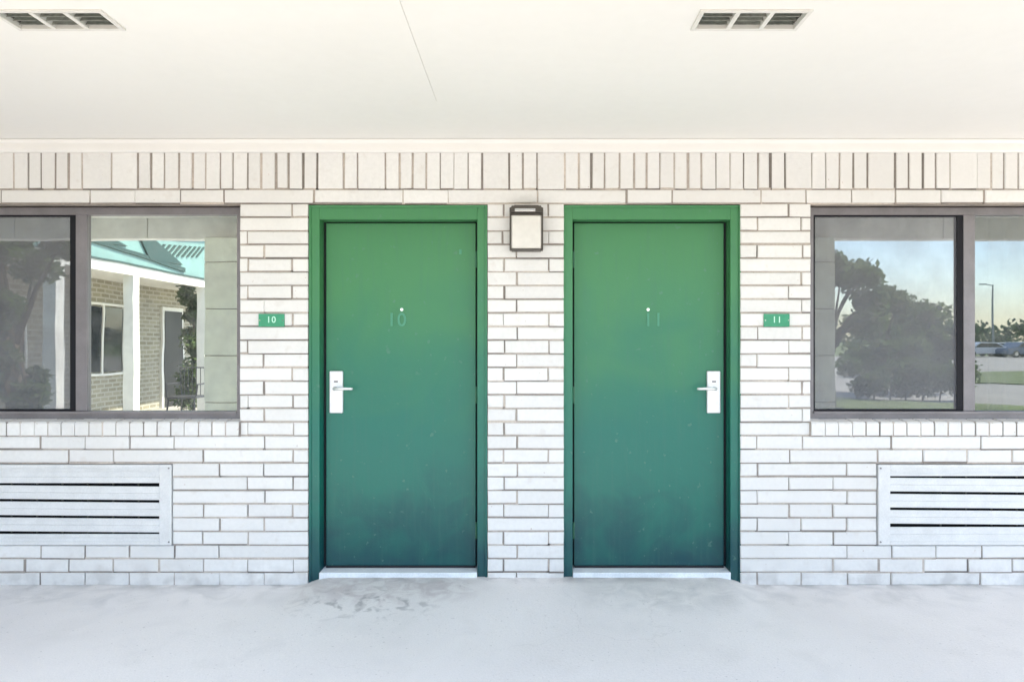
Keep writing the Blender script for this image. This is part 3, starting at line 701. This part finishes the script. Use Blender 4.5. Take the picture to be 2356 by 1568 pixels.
# metal chair on the porch
ch = empty('metal_chair', (-5.75, -7.3, 0.06), 'dark metal garden chair standing on the lodge porch', 'chair')
bm = NB(); bx(bm, -.24, .24, -.24, .24, .42, .45, .01); link('seat', bm, 'chair_metal', ch)
for sx_ in (-1, 1):
    for sy_ in (-1, 1):
        bm = NB(); tube(bm, [(sx_ * .22, sy_ * .22, .42), (sx_ * .25, sy_ * .26, 0)], .014, 8); link('leg', bm, 'chair_metal', ch)
bm = NB()
tube(bm, [(-.22, -.22, .44), (-.25, -.24, .92), (.25, -.24, .92), (.22, -.22, .44)], .014, 8)
for i in range(6): tube(bm, [(-.18 + i * .072, -.235, .45), (-.18 + i * .072, -.24, .92)], .007, 6)
link('backrest', bm, 'chair_metal', ch)
for sx_ in (-1, 1):
    bm = NB(); tube(bm, [(sx_ * .25, -.23, .66), (sx_ * .27, .2, .66), (sx_ * .25, .22, .44)], .013, 8); link('armrest', bm, 'chair_metal', ch)

# ------------------------------------------------------------------ trees
def translucent(name, col):
    m = MATS[name]; n = m.node_tree; b = n.nodes['Principled BSDF']; out = n.nodes['Material Output']
    t = n.nodes.new('ShaderNodeBsdfTranslucent'); t.inputs['Color'].default_value = (*col, 1); mx = n.nodes.new('ShaderNodeMixShader'); mx.inputs[0].default_value = 0.4
    n.links.new(b.outputs[0], mx.inputs[1]); n.links.new(t.outputs[0], mx.inputs[2]); n.links.new(mx.outputs[0], out.inputs[0])
translucent('leaf', (0.13, 0.20, 0.07)); translucent('leaf_far', (0.09, 0.15, 0.08))
def leaf_cloud(bm, blobs, n, size, rnd):
    for i in range(n):
        c, r = rnd.choice(blobs)
        d = Vector((rnd.gauss(0, 1), rnd.gauss(0, 1), rnd.gauss(0, 1))).normalized()
        p = Vector(c) + Vector((d.x * r, d.y * r, d.z * r * .8)) * (rnd.random() ** .5) * rnd.choice([.85, 1, 1, 1.18])
        a = Vector((rnd.gauss(0, 1), rnd.gauss(0, 1), rnd.gauss(0, 1))).normalized(); b_ = a.orthogonal().normalized(); s = size * rnd.uniform(.6, 1.4)
        v = [bm.verts.new(p + a * s), bm.verts.new(p + b_ * s * .5), bm.verts.new(p - a * s), bm.verts.new(p - b_ * s * .5)]
        bm.faces.new(v)
def tree(x, y, h, w_, seed, label, n=5000, size=.09, m='leaf', cat='tree'):
    rnd = random.Random(seed); t = empty('tree', (x, y, 0), label, cat, 'trees beyond the yard')
    bm = NB(); tr = [(0, 0, 0)]; r0 = h * .028
    for i in range(1, 6): tr.append((rnd.uniform(-.05, .05) * h * i / 5, rnd.uniform(-.05, .05) * h * i / 5, h * .8 * i / 5))
    tube(bm, tr, [r0 * (1 - i * .16) for i in range(6)], 9)
    blobs = []
    for i in range(11):
        a = rnd.uniform(0, 6.28); z = h * rnd.uniform(.22, .85); rr = w_ * rnd.uniform(.25, .75) * (1 - abs(z / h - .55))
        e_ = (math.cos(a) * rr, math.sin(a) * rr, z); st = h * rnd.uniform(.25, .5)
        tube(bm, [(0, 0, st), (e_[0] * .5, e_[1] * .5, (st + z) / 2 + .1), e_], [r0 * .45, r0 * .3, r0 * .1], 6)
        blobs.append((e_, w_ * rnd.uniform(.16, .34)))
    blobs.append(((0, 0, h * .86), w_ * .22))
    link('trunk', bm, 'bark', t, smooth=True)
    bm = NB(); leaf_cloud(bm, blobs, n, size, rnd); link('crown', bm, m, t)
    return t
# positions from their mirror images in the right-hand window
tree(MX(1912, -10.5), -10.5, 3.7, 1.35, 3, 'broad leafy tree nearest the walkway, mirrored in the right window', 6000, .07)
tree(MX(2035, -14), -14, 3.1, 1.5, 5, 'round middle tree mirrored in the right window', 6000, .07)
tree(MX(2135, -15), -15, 2.55, 1.1, 9, 'low bushy tree mirrored beside the screen edge', 5000, .07)
tree(MX(2060, -24), -24, 3.7, 2.4, 12, 'far tree standing between the low trees', 5000, .10)
tree(MX(30, -3.2), -3.2, 3.0, 0.85, 31, 'slim leafy tree beside the left walkway post', 6000, .055)
tree(-9.5, -15.5, 6.5, 6.0, 21, 'tall tree behind the khaki lodge', 8000, .13)
tree(-14, -7, 7.5, 6.5, 23, 'tall tree left of the khaki lodge', 7000, .13)
t = empty('column_shrub', (MX(446, -9.2), -9.2, 0), 'narrow upright leafy shrub by the khaki lodge wall', 'shrub')
rnd = random.Random(18); bm = NB(); bl = [((rnd.uniform(-.16, .16), rnd.uniform(-.16, .16), .25 + i * .17), rnd.uniform(.2, .3) * (1.1 - i * .035)) for i in range(14)]
leaf_cloud(bm, bl, 4200, .05, rnd); link('foliage', bm, 'leaf', t)
bm = NB(); tube(bm, [(0, 0, 0), (.03, .02, 1.2), (0, 0, 2.3)], [.035, .025, .01], 7); link('stem', bm, 'bark', t)
t = empty('hedge', (MX(2085, -12.2), -12.2, 0), 'low dark clipped hedge in front of the round trees', 'hedge')
rnd = random.Random(8); bm = NB(); bl = [((-1.35 + i * .27, rnd.uniform(-.12, .12), rnd.uniform(.3, .85)), rnd.uniform(.28, .42)) for i in range(11)] * 1
leaf_cloud(bm, bl, 8000, .05, rnd); link('foliage', bm, 'leaf', t)
bm = NB()
for i in range(7): tube(bm, [(-1.2 + i * .4, 0, 0), (-1.2 + i * .4 + .05, .03, .7)], .02, 6)
link('stems', bm, 'bark', t)
# far wood
rnd = random.Random(4); bm = NB(); bl = []
for i in range(230):
    x = -170 + i * 1.9 + rnd.uniform(-1, 1); bl.append(((x, -105 + rnd.uniform(-5, 5), rnd.uniform(1.2, 3.6)), rnd.uniform(1.6, 2.8)))
leaf_cloud(bm, bl, 30000, .42, rnd)
tag(link('far_wood', bm, 'leaf_far'), 'dark far line of trees mirrored in the right window', 'wood', kind='stuff')
# mast
t = empty('lamp_mast', (MX(2285, -70), -70, 0), 'thin grey mast rising above the far tree line', 'mast')
bm = NB(); tube(bm, [(0, 0, 0), (0, 0, 7.6)], [.14, .07], 10); link('pole', bm, 'pole_grey', t)
bm = NB(); tube(bm, [(0, 0, 7.5), (-.9, 0, 7.7)], .05, 8); bx(bm, -1.5, -.8, -.15, .15, 7.62, 7.74, .02); link('lamp_head', bm, 'pole_grey', t)
# parked cars
def car(x, y, rz, paint, label):
    t = empty('parked_car', (x, y, -0.006), label, 'car', 'cars parked beyond the yard'); t.rotation_euler = (0, 0, rz)
    prof = [(-2.2, .3), (-2.25, .62), (-2.1, .86), (-1.3, .92), (-.75, 1.38), (.75, 1.42), (1.55, .98), (2.15, .90), (2.25, .6), (2.2, .3)]
    bm = NB(); prism(bm, prof, 'y', -.85, .85); bmesh.ops.bevel(bm, geom=bm.edges[:], offset=.06, segments=2, affect='EDGES'); link('body', bm, paint, t)
    for s in (-1, 1):
        bm = NB(); prism(bm, [(-1.15, .93), (-.68, 1.32), (.68, 1.35), (1.35, .97)], 'y', s * .852 - .006, s * .852 + .006); link('side_window', bm, 'car_glass', t)
        for x_ in (-1.4, 1.4):
            bm = NB(); tube(bm, [(x_, s * .68, .32), (x_, s * .88, .32)], .32, 20); wl = link('wheel', bm, 'tyre', t)
            bm = NB(); tube(bm, [(x_, s * .87, .32), (x_, s * .892, .32)], .19, 16); link('rim', bm, 'chrome', wl)
        bm = NB(); bx(bm, 2.17, 2.235, s * .62 - .16, s * .62 + .16, .62, .76, .02); link('headlight', bm, 'chrome', t)
car(MX(2262, -56), -56, .2, 'car_paint', 'white car parked leftmost before the far trees')
car(MX(2305, -58), -58, .1, 'car_paint', 'white car parked between two others before the far trees')
car(MX(2350, -55), -55, -.2, 'car_paint_blue', 'blue car parked beside the white ones')
